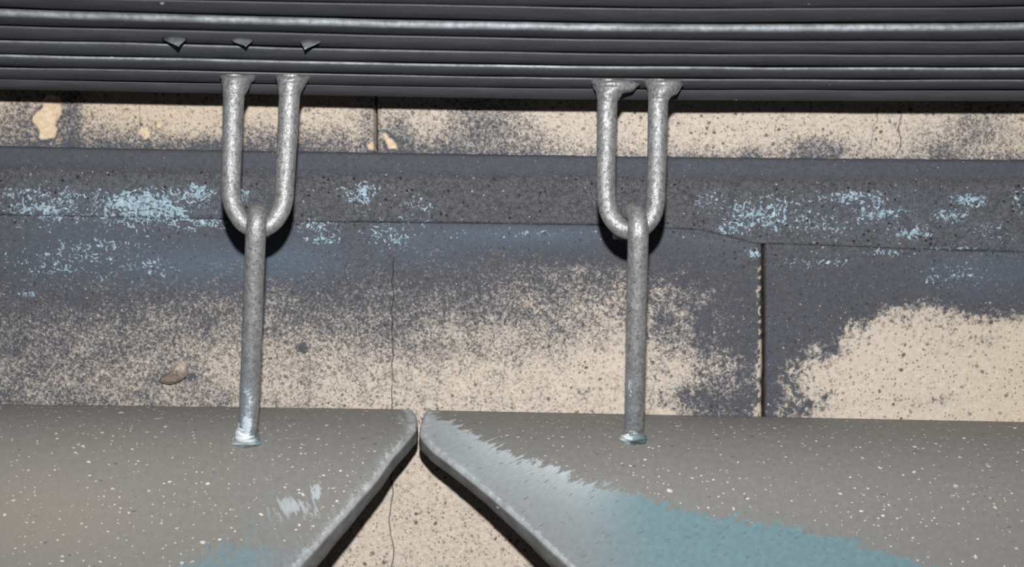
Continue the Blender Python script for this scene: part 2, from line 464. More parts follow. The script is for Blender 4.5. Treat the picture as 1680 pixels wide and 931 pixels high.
BLUE = [(60, 345, 95, 34, .50), (230, 330, 75, 24, .62), (220, 350, 130, 32, .5), (325, 315, 40, 18, .62), (100, 318, 110, 18, .42),
        (20, 318, 40, 16, .45), (280, 345, 60, 20, .58), (340, 368, 60, 14, .5), (110, 430, 140, 40, .40), (45, 482, 34, 7, .5), (400, 320, 14, 14, .58), (180, 400, 90, 24, .36), (260, 440, 60, 26, .36),
        (595, 306, 46, 16, .56), (590, 328, 36, 20, .5), (525, 372, 44, 14, .6), (640, 385, 60, 36, .42), (690, 340, 40, 30, .40), (860, 382, 170, 12, .36), (530, 392, 40, 14, .45),
        (1165, 330, 45, 25, .45), (1210, 372, 45, 22, .5), (1255, 350, 90, 40, .5), (1350, 372, 70, 28, .42), (1405, 322, 65, 18, .58),
        (1440, 350, 70, 20, .5), (1500, 382, 50, 14, .60), (1590, 330, 34, 16, .70), (1550, 355, 40, 16, .55), (1550, 408, 70, 4, .62), (1450, 414, 60, 9, .45),
        (1670, 320, 18, 34, .52), (1236, 416, 20, 10, .70), (1620, 380, 60, 26, .38), (1340, 430, 90, 18, .36), (1560, 450, 100, 36, .34)]
HAZE = [(320, 432, 150, 36, .75), (470, 424, 100, 34, .8), (140, 400, 170, 60, .35), (860, 386, 190, 18, .75), (690, 400, 90, 34, .5), (1620, 440, 110, 40, .45), (1450, 350, 220, 50, .22), (230, 335, 230, 36, .30), (1180, 400, 60, 20, .3)]

def crack_path(py, x0, amp, seed):
    return x0 + amp * (2 * fbm(py / 45.0, 0 * py + seed, seed, 4) - 1)

def block(name, x0, x1, ytop, ybot, depth_fn, mask_fn, step, cracks=(), chips=(), back=-0.05, ragged=None):
    """a stone: fine front grid with real relief, plus sides and back"""
    xs = np.arange(x0, x1 + step * .5, step); xs[-1] = x1
    xs = xs.tolist()
    for (cx, *_r) in cracks:
        xs = [x for x in xs if abs(x - cx) > 4.2] + [cx - 4, cx - 2.0, cx - .9, cx, cx + .9, cx + 2.0, cx + 4]
    xs = np.array(sorted(xs))
    nr = int(round((ybot - ytop(np.array([0.5 * (x0 + x1)]))[0]) / step)) + 1
    tt = np.linspace(0, 1, nr)
    yt = ytop(xs)[None, :]
    py = yt + (ybot + (xs[None, :] - W / 2) * 0.0 - yt) * tt[:, None]
    px = np.broadcast_to(xs[None, :], py.shape).copy()
    crack = np.zeros_like(px)
    if ragged is not None:
        px = ragged(px, py)
    d = depth_fn(px, py)
    for (cx, ya, yb, amp, seed, strength) in cracks:
        off = crack_path(py, 0, amp, seed)
        w = np.exp(-((np.broadcast_to(xs[None, :], px.shape) - cx) / 22.0) ** 2)
        inside = sstep(ya, ya + 10, py) * (1 - sstep(yb - 10, yb, py))
        on = np.isclose(np.broadcast_to(xs[None, :], px.shape), cx)
        near = np.abs(np.broadcast_to(xs[None, :], px.shape) - cx) < 1.2
        gap = inside * sstep(.25, .5, fbm(py / 14.0, 0 * py + 2.2, seed + 5, 2) + .18)
        px = px + off * w
        d = d - 0.0022 * on * gap * strength
        crack = np.maximum(crack, (on * 1.0 + 0.25 * (near & ~on)) * gap * strength)
    m = mask_fn(px, py)
    for (poly_fn, deep) in chips:
        c = poly_fn(px, py)
        d = d - deep * c
        m['dark'] = m['dark'] + (.42 if deep > .001 else .12) * poly_fn(px, py, True) * sstep(.3, .65, fbm(px / 14, py / 14, 71, 3))  # dark outline painted round the chip as undercut shade
        m['chip'] = np.maximum(m['chip'], c)
    m['crack'] = crack
    V = P(px, py, d).reshape(-1, 3)
    nc = px.shape[1]
    F = grid_faces(nr, nc, flip=True)
    # rim to the back
    rim = np.concatenate([np.arange(nc), np.arange(1, nr) * nc + nc - 1, (nr - 1) * nc + np.arange(nc - 2, -1, -1), np.arange(nr - 2, 0, -1) * nc])
    bv = V[rim].copy(); bv[:, 1] = -back
    n0 = len(V); k = len(rim)
    q = np.stack([rim, np.roll(rim, -1), n0 + (np.arange(k) + 1) % k, n0 + np.arange(k)], -1)
    V = np.vstack([V, bv])
    F = F.tolist() + q.tolist() + [list(range(n0, n0 + k))[::-1]]
    at = {}
    for key in ('dark', 'blue', 'haze', 'grain', 'chip', 'warm', 'crack', 'crisp'):
        a = m.get(key, np.zeros_like(px))
        at[key] = np.concatenate([np.broadcast_to(a, px.shape).ravel(), np.broadcast_to(a, px.shape).ravel()[rim]])
    o = mesh_obj(name, V, F, M_STONE, None, True, at)
    o.parent = wall
    return o

def arris(px, x0, x1, r=5.0, deep=0.0022):
    """weathered edge of a stone beside an upright joint"""
    a = np.clip(1 - np.minimum(px - x0, x1 - px) / r, 0, 1)
    return deep * a * a

# upper course (set back behind the steel beam)
def upper_masks(px, py):
    yl = ledge(px)
    dk = np.full_like(px, .10)
    dk += .46 * np.exp(-np.clip(yl - py, 0, None) / 14) * sstep(-.2, .8, fbm(px / 60, py * 0, 4, 3) + .15)
    dk += gauss(px, py, [(30, 200, 60, 60, .42), (118, 200, 22, 70, .62), (180, 225, 90, 40, .35), (480, 232, 170, 30, .36), (330, 240, 140, 24, .4),
                         (660, 225, 40, 50, .45), (790, 205, 75, 50, .52), (870, 230, 60, 30, .3), (720, 240, 80, 20, .4), (1345, 242, 60, 20, .40), (1240, 250, 40, 12, .3), (1600, 215, 70, 50, .36), (1540, 240, 50, 30, .3), (600, 200, 22, 60, .30)])
    dk += .22 * (fbm(px / 70, py / 50, 11, 4) - .5)
    warm = np.clip(1.0 - px / 900, 0, 1) * .95
    warm = np.maximum(warm, .3 * sstep(1500, 1680, px) + 0.12)
    return dict(dark=np.clip(dk, 0, 1), blue=0 * px, haze=0 * px, grain=0 * px + .15, chip=0 * px, warm=warm)

def in_poly(px, py, poly, wob=2.0, seed=3, soft=2.0, ring=False):
    """soft inside mask of a polygon with a ragged outline"""
    x = px + wob * 2 * (fbm(px / 9, py / 9, seed, 3) - .5) * 2
    y = py + wob * 2 * (fbm(px / 9 + 30, py / 9, seed + 1, 3) - .5) * 2
    poly = np.asarray(poly, float)
    inside = np.zeros(px.shape, bool); dist = np.full(px.shape, 1e9)
    n = len(poly)
    for i in range(n):
        x0, y0 = poly[i]; x1, y1 = poly[(i + 1) % n]
        c = ((y0 > y) != (y1 > y)) & (x < (x1 - x0) * (y - y0) / (y1 - y0 + 1e-9) + x0)
        inside ^= c
        tt = np.clip(((x - x0) * (x1 - x0) + (y - y0) * (y1 - y0)) / ((x1 - x0) ** 2 + (y1 - y0) ** 2), 0, 1)
        dist = np.minimum(dist, np.hypot(x - x0 - tt * (x1 - x0), y - y0 - tt * (y1 - y0)))
    sd = np.where(inside, dist, -dist)
    if ring:
        return np.exp(-((sd + 2.5) / 3.0) ** 2)
    return sstep(-soft * .5, soft * .5, sd)

CH1 = [(74, 160), (97, 158), (102, 178), (100, 188), (91, 197), (94, 214), (89, 226), (72, 228), (67, 228), (64, 214), (55, 200), (54, 192), (62, 181), (72, 174), (70, 166)]
CH2 = [(227, 211), (243, 209), (247, 219), (244, 227), (237, 229), (231, 222)]
CH3 = [(257, 202), (264, 199), (269, 204), (265, 208), (259, 207)]
CH4 = [(624, 218), (637, 222), (652, 237), (652, 246), (640, 246), (632, 234)]
CH5 = [(602, 236), (612, 232), (614, 247), (606, 247)]
up_top = lambda x: 0 * x - 130.0
def up_depth(x0, x1):
    return lambda px, py: -0.0035 - arris(px, x0, x1) + 0.0004 * (fbm(px / 30, py / 30, 21, 4) - .5)
def mkchip(p, s, so=2.0): return lambda px, py, ring=False: in_poly(px, py, p, 1.6, s, so, ring)
def upper(name, x0, x1, cracks, chips, step=2.5):
    # two meshes are not wanted: one grid whose rows only span the part below the beam finely
    return block(name, x0, x1, lambda x: 0 * x + 60.0, 268.0, up_depth(x0, x1), upper_masks, step, cracks, chips)
upper('stone_block', -420.0, JU - 2.4, [(232, 165, 212, 7, 4, .5)], [(mkchip(CH1, 5), .0012), (mkchip(CH2, 6), .0006), (mkchip(CH3, 7), .0005), (mkchip(CH5, 9), .0012)])
upper('stone_block', JU + 2.4, 2100.0, [(1433, 172, 250, 12, 31, .55), (1472, 172, 258, 14, 45, 1.0)], [(mkchip(CH4, 8), .0012)])

# dark weathering fillet between the two courses
def fil_masks(px, py):
    yl = ledge(px); yt = lowtop(px)
    t = (py - yl)
    gr = sstep(26, 44, t + 8 * (fbm(px / 40, py / 20, 3, 3) - .5)) * (0.65 + .5 * fbm(px / 90, py / 40, 8, 3))
    fade = sstep(30, 58, t)
    return dict(dark=0 * px + 1.3, blue=gauss(px, py, BLUE) * fade, haze=gauss(px, py, HAZE) * fade, grain=np.clip(gr, 0, 1), chip=0 * px, warm=0 * px)
def fil_depth(px, py):
    t = (py - ledge(px))
    d = 0.0052 - 0.0042 * np.exp(-np.clip(t, 0, None) / 2.2) - 0.0022 * sstep(24, 46, t)
    d += 0.0016 * (fbm(px / 22, py / 16, 5, 4) - .5) * sstep(25, 50, t)
    d += 0.0007 * (fbm(px / 7, py / 7, 15, 2) - .5) * sstep(25, 50, t)
    b = lowtop(px) - py
    d -= 0.0012 * np.exp(-np.clip(b, 0, None) / 1.6) * sstep(.35, .65, fbm(px / 60, 0 * px, 9, 3) + .25 * sstep(500, 700, px) * sstep(1040, 900, px))
    return d
def fillet():
    xs = np.arange(-420, 2101, 3.0)
    nr = 46
    tt = np.linspace(0, 1, nr)
    yt = ledge(xs)[None]; yb = (lowtop(xs) + .8)[None]
    py = yt + (yb - yt) * tt[:, None]; px = np.broadcast_to(xs[None], py.shape).copy()
    py[0] += 1.4 * (fbm(xs / 14, 0 * xs, 77, 3) - .5)
    d = fil_depth(px, py); m = fil_masks(px, py)
    V = P(px, py, d).reshape(-1, 3); nc = len(xs)
    F = grid_faces(nr, nc, flip=True)
    rim = np.concatenate([np.arange(nc), np.arange(1, nr) * nc + nc - 1, (nr - 1) * nc + np.arange(nc - 2, -1, -1), np.arange(nr - 2, 0, -1) * nc])
    bv = V[rim].copy(); bv[:, 1] = 0.03
    n0 = len(V); k = len(rim)
    q = np.stack([rim, np.roll(rim, -1), n0 + (np.arange(k) + 1) % k, n0 + np.arange(k)], -1)
    at = {}
    for key in ('dark', 'blue', 'haze', 'grain', 'chip', 'warm', 'crack', 'crisp'):
        a = np.broadcast_to(m.get(key, 0 * px), px.shape).ravel()
        at[key] = np.concatenate([a, a[rim]])
    o = mesh_obj('mortar_fillet', np.vstack([V, bv]), F.tolist() + q.tolist() + [list(range(n0, n0 + k))[::-1]], M_STONE, wall, True, at)
    o['label'] = 'dark grimy band with flaking pale blue paint'
    return o
fillet()

# lower course
def low_masks(px, py):
    dk = np.where(px < JL, table(px, py, T1X, T1), table(px, py, T2X, T2))
    clump = fbm(px / 34, py / 26, 14, 4) - .5
    below = sstep(690, 720, py)
    amp = np.where(dk > .99, 0, .34)
    amp = np.where((px > JL), amp * .75, amp)
    dk = dk + amp * clump * (1 - below)
    dk = np.where(py > 715, .10 + .22 * (fbm(px / 60, py / 40, 19, 4) - .4), dk)
    dk += gauss(px, py, [(495, 572, 9, 7, .6), (315, 620, 7, 5, .8), (1625, 558, 20, 12, .25), (1370, 575, 22, 10, .3), (1530, 660, 60, 10, .2), (1160, 655, 50, 30, .18)])
    dk = np.where(dk > .97, 1.3, dk)
    # bare grains along the left side of the joint
    jn = np.exp(-(np.clip(JL - px, 0, None) / 11) ** 2) * (px < JL) * sstep(428, 440, py) * sstep(.44, .52, fbm(px / 5, py / 8, 23, 3))
    dk = np.where(jn > .05, np.clip(dk, 0, 1) * (1 - jn), dk)
    warm = .30 * sstep(1400, 1700, px) + .16 + 0 * px
    gr = .25 + .45 * gauss(px, py, [(600, 400, 90, 40, .9), (1260, 420, 90, 26, 1.0), (250, 370, 200, 18, .6)])
    t = py - lowtop(px)
    gr = np.maximum(gr, .75 * np.exp(-(np.clip(t, 0, None) / 26) ** 2) * np.clip(sstep(560, 430, px) + sstep(1030, 1120, px), 0, 1))
    return dict(dark=np.clip(dk, 0, 1.3), blue=gauss(px, py, BLUE), haze=gauss(px, py, HAZE), grain=gr, chip=0 * px, warm=warm, crisp=np.where(px > JL, .9, .55 * sstep(820, 1100, px)))
def low_depth(x0, x1):
    def f(px, py):
        t = py - lowtop(px)
        d = 0.0032 - 0.0010 * np.exp(-np.clip(t, 0, None) / 2.5) - 0.0028 * sstep(10, 130, t)
        return d - arris(px, x0, x1, 5, .003) + 0.0005 * (fbm(px / 40, py / 40, 31, 4) - .5)
    return f
def rag(px, py):
    w = np.exp(-np.abs(px - JL) / 8.0)
    return px + w * 3.2 * (fbm(py / 30, 0 * py + 3, 51, 4) - .5)
block('stone_block', -420.0, JL - 2.4, lambda x: lowtop(x) + 1.2, 1240.0, low_depth(-420, JL - 2.4), low_masks, 3.0,
      [(571, 425, 552, 14, 61, .42), (643, 420, 1000, 8, 64, 1.0)], [], ragged=rag)
block('stone_block', JL + 2.4, 2100.0, lambda x: lowtop(x) + 1.2, 1240.0, low_depth(JL + 2.4, 2100), low_masks, 3.0, [], [], ragged=rag)

# mortar seen in the open joints
def box(name, a, b, mat, parent):
    (x0, y0, z0), (x1, y1, z1) = a, b
    V = [(x0, y0, z0), (x1, y0, z0), (x1, y1, z0), (x0, y1, z0), (x0, y0, z1), (x1, y0, z1), (x1, y1, z1), (x0, y1, z1)]
    F = [(0, 3, 2, 1), (4, 5, 6, 7), (0, 1, 5, 4), (1, 2, 6, 5), (2, 3, 7, 6), (3, 0, 4, 7)]
    return mesh_obj(name, V, F, mat, parent, False)
ja = P(JU, 268, 0); jb = P(JU, 60, 0)
box('mortar_joint', (ja[0] - .003, .044, ja[2]), (ja[0] + .003, .05, jb[2]), M_MORTAR, wall)
ja = P(JL, 1240, 0); jb = P(JL, 400, 0)
box('mortar_joint', (min(ja[0], jb[0]) - .003, .004, ja[2]), (max(ja[0], jb[0]) + .003, .05, jb[2]), M_MORTAR, wall)
# masonry core behind the stones and up behind the beam
ca = P(-420, 1240, 0); cb = P(2100, -200, 0)
box('wall_core', (ca[0], .05, ca[2]), (cb[0], .09, .26), M_MORTAR, wall)

# a lifted flake of stone below the grimy band
def flake():
    t = NT('flake_stone'); v = t.coord()
    nn = t.noise(v, 500, 4)
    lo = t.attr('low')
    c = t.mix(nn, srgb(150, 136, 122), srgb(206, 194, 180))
    c = t.mix(lo, c, t.mix(nn, srgb(100, 90, 86), srgb(140, 126, 116)))  # underside shade painted as a darker lower half
    mat = t.out(c, .9, 0, .2, t.bump(nn, .5, .0006))
    out = np.array([(261, 626), (264, 618), (276, 612), (284, 603), (289, 596), (297, 592), (305, 597), (308, 607), (307, 616), (299, 622), (288, 628), (275, 630)], float)
    n = len(out); ctr = np.array([291, 614.0])
    V = []; low = []
    for k, f in enumerate((1.0, .93, .72, .42, 0.12)):
        h = (0.0, .0030, .0046, .0050, .0042)[k]
        q = ctr + (out - ctr) * f + (np.array([0, 2.5]) if k else 0) * f
        hh = h * (0.35 + .65 * np.clip((q[:, 1] - 588) / 30, 0, 1)) if k else np.zeros(n)
        hh = hh + (.0014 * (rng.random(n) - .3) if k >= 1 else 0)
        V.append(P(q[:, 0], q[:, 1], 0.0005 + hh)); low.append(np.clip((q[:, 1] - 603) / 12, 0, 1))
    V = np.vstack(V); F = grid_faces(5, n, wrap=True).tolist() + [list(range(4 * n, 5 * n))]
    mesh_obj('stone_flake', V, F, mat, wall, False, {'low': np.concatenate(low)})
flake()

# ------------------------------------------------------------------ the stepped steel beam
KX = [-400, 0, 200, 400, 600, 840, 1140, 1580, 1680, 2080]
LINES = dict(
    Z=[-75, -46, -38, -31, -25, -20, -15, -17, -19, -30],
    A=[-36, -9, -3, 1, 5, 9.5, 13.5, 11.8, 10, -1],
    B=[-8, 13.5, 19, 24.5, 29.5, 34, 38, 36.5, 35, 26],
    C=[24, 42.5, 46.5, 51.5, 56.5, 61.5, 66, 66.8, 66, 62],
    D=[50, 65.8, 69, 74.5, 80, 84.5, 88.5, 89.6, 89, 87],
    E=[76, 89, 93, 97, 101.5, 105.8, 109, 110, 109.7, 108],
    F=[98, 110, 113.7, 117.5, 121.5, 125.7, 129, 130.6, 130.4, 129],
    G=[120, 130.5, 134, 137.5, 141, 144.7, 147.5, 148.4, 148.2, 147],
    H=[137, 147, 150.5, 154.5, 158, 162.5, 165, 166.4, 166.3, 165])
names = 'ZABCDEFGH'
DEP = dict(Z=.084, A=.0765, B=.0690, C=.0625, D=.0570, E=.0517, F=.0465, G=.0413, H=.036)   # lip of the strip whose top is that line
LIP = dict(Z=0.8, A=0.8, B=2.7, C=0.9, D=0.9, E=1.0, F=0.7, G=.4)                      # lip radius, mm
GLINT = dict(Z=.0, A=.0, B=.85, C=.03, D=.4, E=.85, F=.28, G=.0)  # strength of the painted highlight on each lip
def line(k, px):
    p = np.interp(px, KX, LINES[k])
    q = (np.interp(px - 90, KX, LINES[k]) + np.interp(px + 90, KX, LINES[k]) + p) / 3
    return q

beam = empty('stepped_steel_beam', (0, -0.03, 0.115))
beam['kind'] = 'thing'
beam['label'] = 'dark grey beam of stacked stepped steel strips projecting above the stone wall'
beam['category'] = 'beam'
bxs = np.linspace(-360, 2040, 241)
def strip(k, kn):
    r = LIP[k] / 1000
    dl, dn = DEP[k], DEP[kn]
    yt = line(k, bxs); yb = line(kn, bxs)
    lo_d = (dn - .0028) if kn != 'H' else .0350
    prof = []      # list of (depth array, z array, x array, lip weight)
    top = P(bxs, yt, dl)                                   # lip crest seen from the camera
    low = P(bxs, yb - (.5 if kn != 'H' else 0), lo_d)     # lower end of the face
    # lip: an arc tangent to the top face and to the sloping face
    cz = top[:, 2] - r; cd = dl - r
    run = (cd - lo_d); rise = cz - low[:, 2]
    fa = np.arctan2(rise, run)                              # slope of the face above horizontal
    V = []; lw = []
    wav = 1 + .0 * bxs
    def add(d, z, w):
        V.append(np.stack([top[:, 0], -np.broadcast_to(d, bxs.shape), z], -1)); lw.append(np.full(bxs.shape, w))
    back = 0.012
    add(back, low[:, 2] + (.0034 if kn == 'H' else .0004), 0)
    add(lo_d - .0015, low[:, 2] + .0002, 0)
    add(lo_d, low[:, 2] + .0001, 0)
    # face, slightly hollow
    a_end = -(np.pi / 2 - fa)                               # outward normal angle of the face, measured from forward
    fx = cd + r * np.cos(a_end); fz = cz + r * np.sin(a_end)
    for t in (.03, .15, .35, .6, .8, .92):
        hol = (.0009 if k != 'B' else .0005) * math.sin(math.pi * t)
        add(lo_d + (fx - lo_d) * t + hol, low[:, 2] + (fz - low[:, 2]) * t - hol * .3, sstep(.75, 1.0, t) * .15)
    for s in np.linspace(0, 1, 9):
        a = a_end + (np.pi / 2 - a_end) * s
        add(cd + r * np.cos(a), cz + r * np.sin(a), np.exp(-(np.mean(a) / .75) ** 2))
    add(cd - .004, cz + r, 0)
    add(back, cz + r, 0)
    V = np.array(V)
    nz = (fbm(bxs / 160.0, 0 * bxs, ord(k), 4) - .5) * .0007
    V[2:-2, :, 2] += nz[None]; V[2:-2, :, 1] += nz[None] * .7
    nr, nc = V.shape[:2]
    Vf = V.reshape(-1, 3)
    F = grid_faces(nr, nc).tolist()
    F += [[(nr - 1) * nc + i, (nr - 1) * nc + i + 1, i + 1, i] for i in range(nc - 1)]
    F.append([i * nc for i in range(nr)][::-1]); F.append([i * nc + nc - 1 for i in range(nr)])
    o = mesh_obj('steel_strip', Vf, F, STEEL[k], None, True, {'lip': (np.array(lw) * {'D': np.interp(bxs, [200, 900], [1.2, .25]), 'B': np.interp(bxs, [0, 500], [.65, 1.0])}.get(k, 1.0)).ravel()})  # painted highlight fades along D and grows along B
    adopt(o, beam)
    return o
STEEL = {k: steel_dark(GLINT[k]) for k in 'ZABCDEFG'}
for k, kn in zip(names[:-1], names[1:]):
    strip(k, kn)

# burrs hanging from one strip
def burr(pts_base, apex, dep_base, dep_apex):
    """a small pulled-out tooth: base outline on the strip, tip pointing down and forward"""
    b = np.array(pts_base, float); n = 14
    c = b.mean(0)
    u = np.linspace(0, 2 * np.pi, n, endpoint=False)
    x0, y0, x1, y1 = b[:, 0].min(), b[:, 1].min(), b[:, 0].max(), b[:, 1].max()
    V = []
    for f in np.linspace(0, 1, 7):
        g = f ** .8
        cx = (1 - g) * (x0 + x1) / 2 + g * apex[0]; cy = (1 - g) * (y0 + y1) / 2 + g * apex[1]
        wd = (x1 - x0) / 2 * (1 - f) ** 1.25 + .6; hg = (y1 - y0) / 2 * (1 - f) ** 1.05 + .6
        dd = dep_base + (dep_apex - dep_base) * f ** .75
        V.append(P(cx + wd * np.cos(u), cy + hg * np.sin(u), dd + .0008 * np.cos(u * 3)*(1-f)))
    V = np.vstack(V)
    F = grid_faces(7, n, wrap=True).tolist() + [list(range(6 * n, 7 * n)), list(range(n))[::-1]]
    o = mesh_obj('burr', V, F, BURR, None, True, {'lip': np.concatenate([np.full(n, w) for w in np.linspace(.1, .8, 7)])})
    adopt(o, beam)
BURR = steel_dark(.95)  # gloss painted pale, strongest towards the tip
burr([(264, 57), (307, 68)], (293, 76), .0575, .072)
burr([(377, 60), (416, 70)], (404, 76), .0575, .0685)
burr([(491, 62), (532, 70)], (500, 81), .0565, .0695)

# U-shaped hangers and their welds
def hanger(legs, welds, lobes=(None, None)):
    V, F = tube(legs, 28, 10, seed=int(legs[0][0]) % 17)
    n = len(V)
    o = mesh_obj('hanger_loop', V, F, M_GALV, None, True, {k: np.zeros(n) for k in ('white', 'bluish', 'teal')})
    adopt(o, beam)
    o['label'] = 'galvanised U-shaped loop hanging from the beam'
    for i, w in enumerate(welds):
        V, F = flare(w, seed=int(w[0][0]) % 13, lobe=lobes[i])
        n = len(V)
        wd = mesh_obj('weld_bead', V, F, M_GALV, None, True, {k: np.zeros(n) for k in ('white', 'bluish', 'teal')})
        wd.parent = o
hanger([(386, 126, .050, 17), (383.5, 160, .052, 17.3), (382, 200, .054, 17), (380.5, 250, .057, 16.5), (379, 305, .061, 16), (381, 330, .063, 16), (388.5, 350, .0645, 15.6), (402, 368, .0655, 14.9), (423, 376.2, .066, 14.4),
        (443, 369, .0655, 14.9), (457, 352, .0645, 15.6), (464.5, 332, .063, 16), (467, 305, .061, 16), (470, 250, .057, 16.5), (473, 200, .054, 17), (475, 160, .052, 17.3), (478, 126, .050, 17)],
       [[(391, 125, .044, 30, .008), (389.5, 130, .045, 28, .0115), (388, 137, .0475, 24, .0105), (385.5, 147, .050, 20.5, .0088), (383.8, 157, .0515, 17.8, .0066), (383.4, 163, .052, 16.4, .0058)],
        [(481, 126, .044, 30, .008), (480, 131, .045, 27.5, .0115), (478.5, 138, .0475, 23.5, .0105), (476, 147, .050, 19.5, .0085), (474.8, 156, .0515, 17.7, .0066), (474.5, 162, .052, 16.4, .0058)]])
hanger([(1000, 134, .050, 16.5), (996.5, 168, .052, 16.6), (995.5, 210, .054, 16.2), (994.5, 260, .057, 15.8), (994, 308, .061, 15.6), (996, 335, .063, 15.6), (1003, 356, .0645, 15.4), (1017, 372, .0655, 15.2), (1036, 379, .066, 15),
        (1055, 372.5, .0655, 15.2), (1069, 356, .0645, 15.4), (1075, 335, .063, 15.6), (1076.5, 308, .061, 15.6), (1078, 260, .057, 15.8), (1079, 210, .054, 16.2), (1080, 168, .052, 16.6), (1084, 134, .050, 16.5)],
       [[(1004, 132, .044, 36, .008), (1004, 137, .045, 34, .0115), (1003, 144, .0475, 29, .0105), (999.5, 153, .050, 22, .0088), (997, 164, .0515, 17.4, .0066), (996.5, 170, .052, 16, .0058)],
        [(1088, 132, .044, 34, .008), (1087, 137, .045, 31, .0115), (1085, 144, .0475, 25, .0105), (1083, 154, .050, 20.5, .0088), (1080.5, 164, .0515, 17.4, .0066), (1080, 170, .052, 16, .0058)]], [(138, 152, 12), (140, 158, 7)])

# ------------------------------------------------------------------ the two hanging panels
def profile(n=150, smax=.215):
    s = np.linspace(0, smax, n)
    phi = np.radians(10 + 64 * sstep(-.006, .080, s))
    ds = np.gradient(s)
    d = .0045 + np.concatenate([[0], np.cumsum(.5 * (np.cos(phi[1:]) + np.cos(phi[:-1])) * np.diff(s))])
    z = -np.concatenate([[0], np.cumsum(.5 * (np.sin(phi[1:]) + np.sin(phi[:-1])) * np.diff(s))])
    return s, d, z, phi

EDGE_A = ([655, 668, 674, 680, 688, 698, 706, 715, 730, 748, 788, 850, 918, 1000, 1250],
          [650, 660, 669, 674.5, 677, 677.5, 676, 669, 657, 640, 612, 557, 496, 420, 190])
EDGE_B = ([660, 674, 680, 688, 700, 712, 720, 737, 757, 774, 812, 865, 931, 1000, 1250],
          [713, 709, 704, 700, 697, 695, 698, 713, 740, 761.5, 808.7, 870, 941, 1015, 1285])

def panel(side, mat, zref, tilt, edge, mask_fn, thick=.0085):
    s, d, z, phi = profile()
    x_ref = P(840, 670, .02)[0]
    nrow = len(s)
    rows = []; info = []
    ex = np.zeros(nrow)
    def row_z(i, X): return zref + z[i] + tilt * (X - x_ref)
    # cut edge in world X for every row
    for i in range(nrow):
        X = -.05
        for _ in range(12):
            p = np.array([X, -d[i], row_z(i, X)])
            px, py = proj(p[None])
            X += (np.interp(py[0], *edge) - px[0]) * PX * (D - d[i])
        ex[i] = X
    outer = -0.52 if side < 0 else 0.52
    ncol = 330
    tt = np.linspace(0, 1, ncol) 
    tt = 1 - (1 - tt) ** 1.0
    base = np.zeros((nrow, ncol, 3))
    for i in range(nrow):
        X = outer + (ex[i] - outer) * tt
        base[i, :, 0] = X; base[i, :, 1] = -d[i]; base[i, :, 2] = row_z(i, X)
    N = np.stack([0 * phi, -np.sin(phi), np.cos(phi)], -1)          # surface normal
    E = base[:, -1]
    Tn = np.gradient(E, axis=0); Tn /= np.linalg.norm(Tn, axis=1)[:, None]
    O = np.cross(Tn, N) ; O /= np.linalg.norm(O, axis=1)[:, None]    # outward, in the surface
    sgn = np.sign(O[nrow // 2, 0]) * (1 if side < 0 else -1)
    O *= sgn
    r = .0016
    ky = np.arange(nrow)
    lump = .0005 * (fbm(ky / 3.0, 0 * ky + 1.0, 5 + side, 3) - .5)[:, None]
    rings = []; ew = []
    # raised bead along the cut, then the cut face
    for (o_, n_, w_) in [(.0006, .00035, .15), (.0013, .00055, .3), (.0019, .0004, .5), (.0025, -.0002, .75), (.0031, -.0010, 1), (.0040, -.0022, 1), (.0053, -.0040, 1), (.0074, -thick + .0010, 1), (.0072, -thick + .0002, 1), (.0060, -thick, 1)]:
        rings.append(E + O * (np.minimum(o_, .0025) + max(o_ - .0025, 0) * (.06 + .94 * sstep(.022, .115, s))[:, None] * 1.1) + N * n_ + lump * N * (1 if n_ > -.003 else .5) + lump * O)
        ew.append(w_)
    top = np.concatenate([base, np.stack(rings, 1)], 1)
    under = base[:, ::-1] - N[:, None, :] * thick
    full = np.concatenate([top, under[:, ::6]], 1)
    under_cols = full.shape[1]
    edge_w = np.concatenate([np.zeros(ncol), ew, np.ones(under_cols - ncol - len(ew))])
    # rounded back edge: two extra rows curled down behind
    back = []
    for (b_, n_) in [(.0020, -.0050), (.0018, -.0022), (.0009, -.0006)]:
        q = full[0].copy()
        q[:, 1] += b_; q[:, 2] += n_
        q[ncol + len(ew):] = full[0][ncol + len(ew):] + np.array([0, b_ * .2, 0])
        back.append(q)
    full = np.concatenate([np.array(back), full], 0)
    s_full = np.concatenate([[-.006, -.003, -.001], s])
    nr, nc = full.shape[:2]
    V = full.reshape(-1, 3)
    F = grid_faces(nr, nc, wrap=True, flip=(side > 0)).tolist()
    F.append(list(range(nc))); F.append([(nr - 1) * nc + i for i in range(nc)][::-1])
    px, py = proj(full)
    at = mask_fn(px, py)
    at['edge'] = np.broadcast_to(edge_w[None], px.shape)
    at = {k: np.broadcast_to(v, px.shape).ravel() for k, v in at.items()}
    uv = np.stack([full[..., 0], np.broadcast_to(s_full[:, None], px.shape), 0 * px], -1).reshape(-1, 3)
    at['uvw'] = uv
    return V, F, at, (d, z, s)

def zback(px, py):
    return P(px, py, .0045)[2]

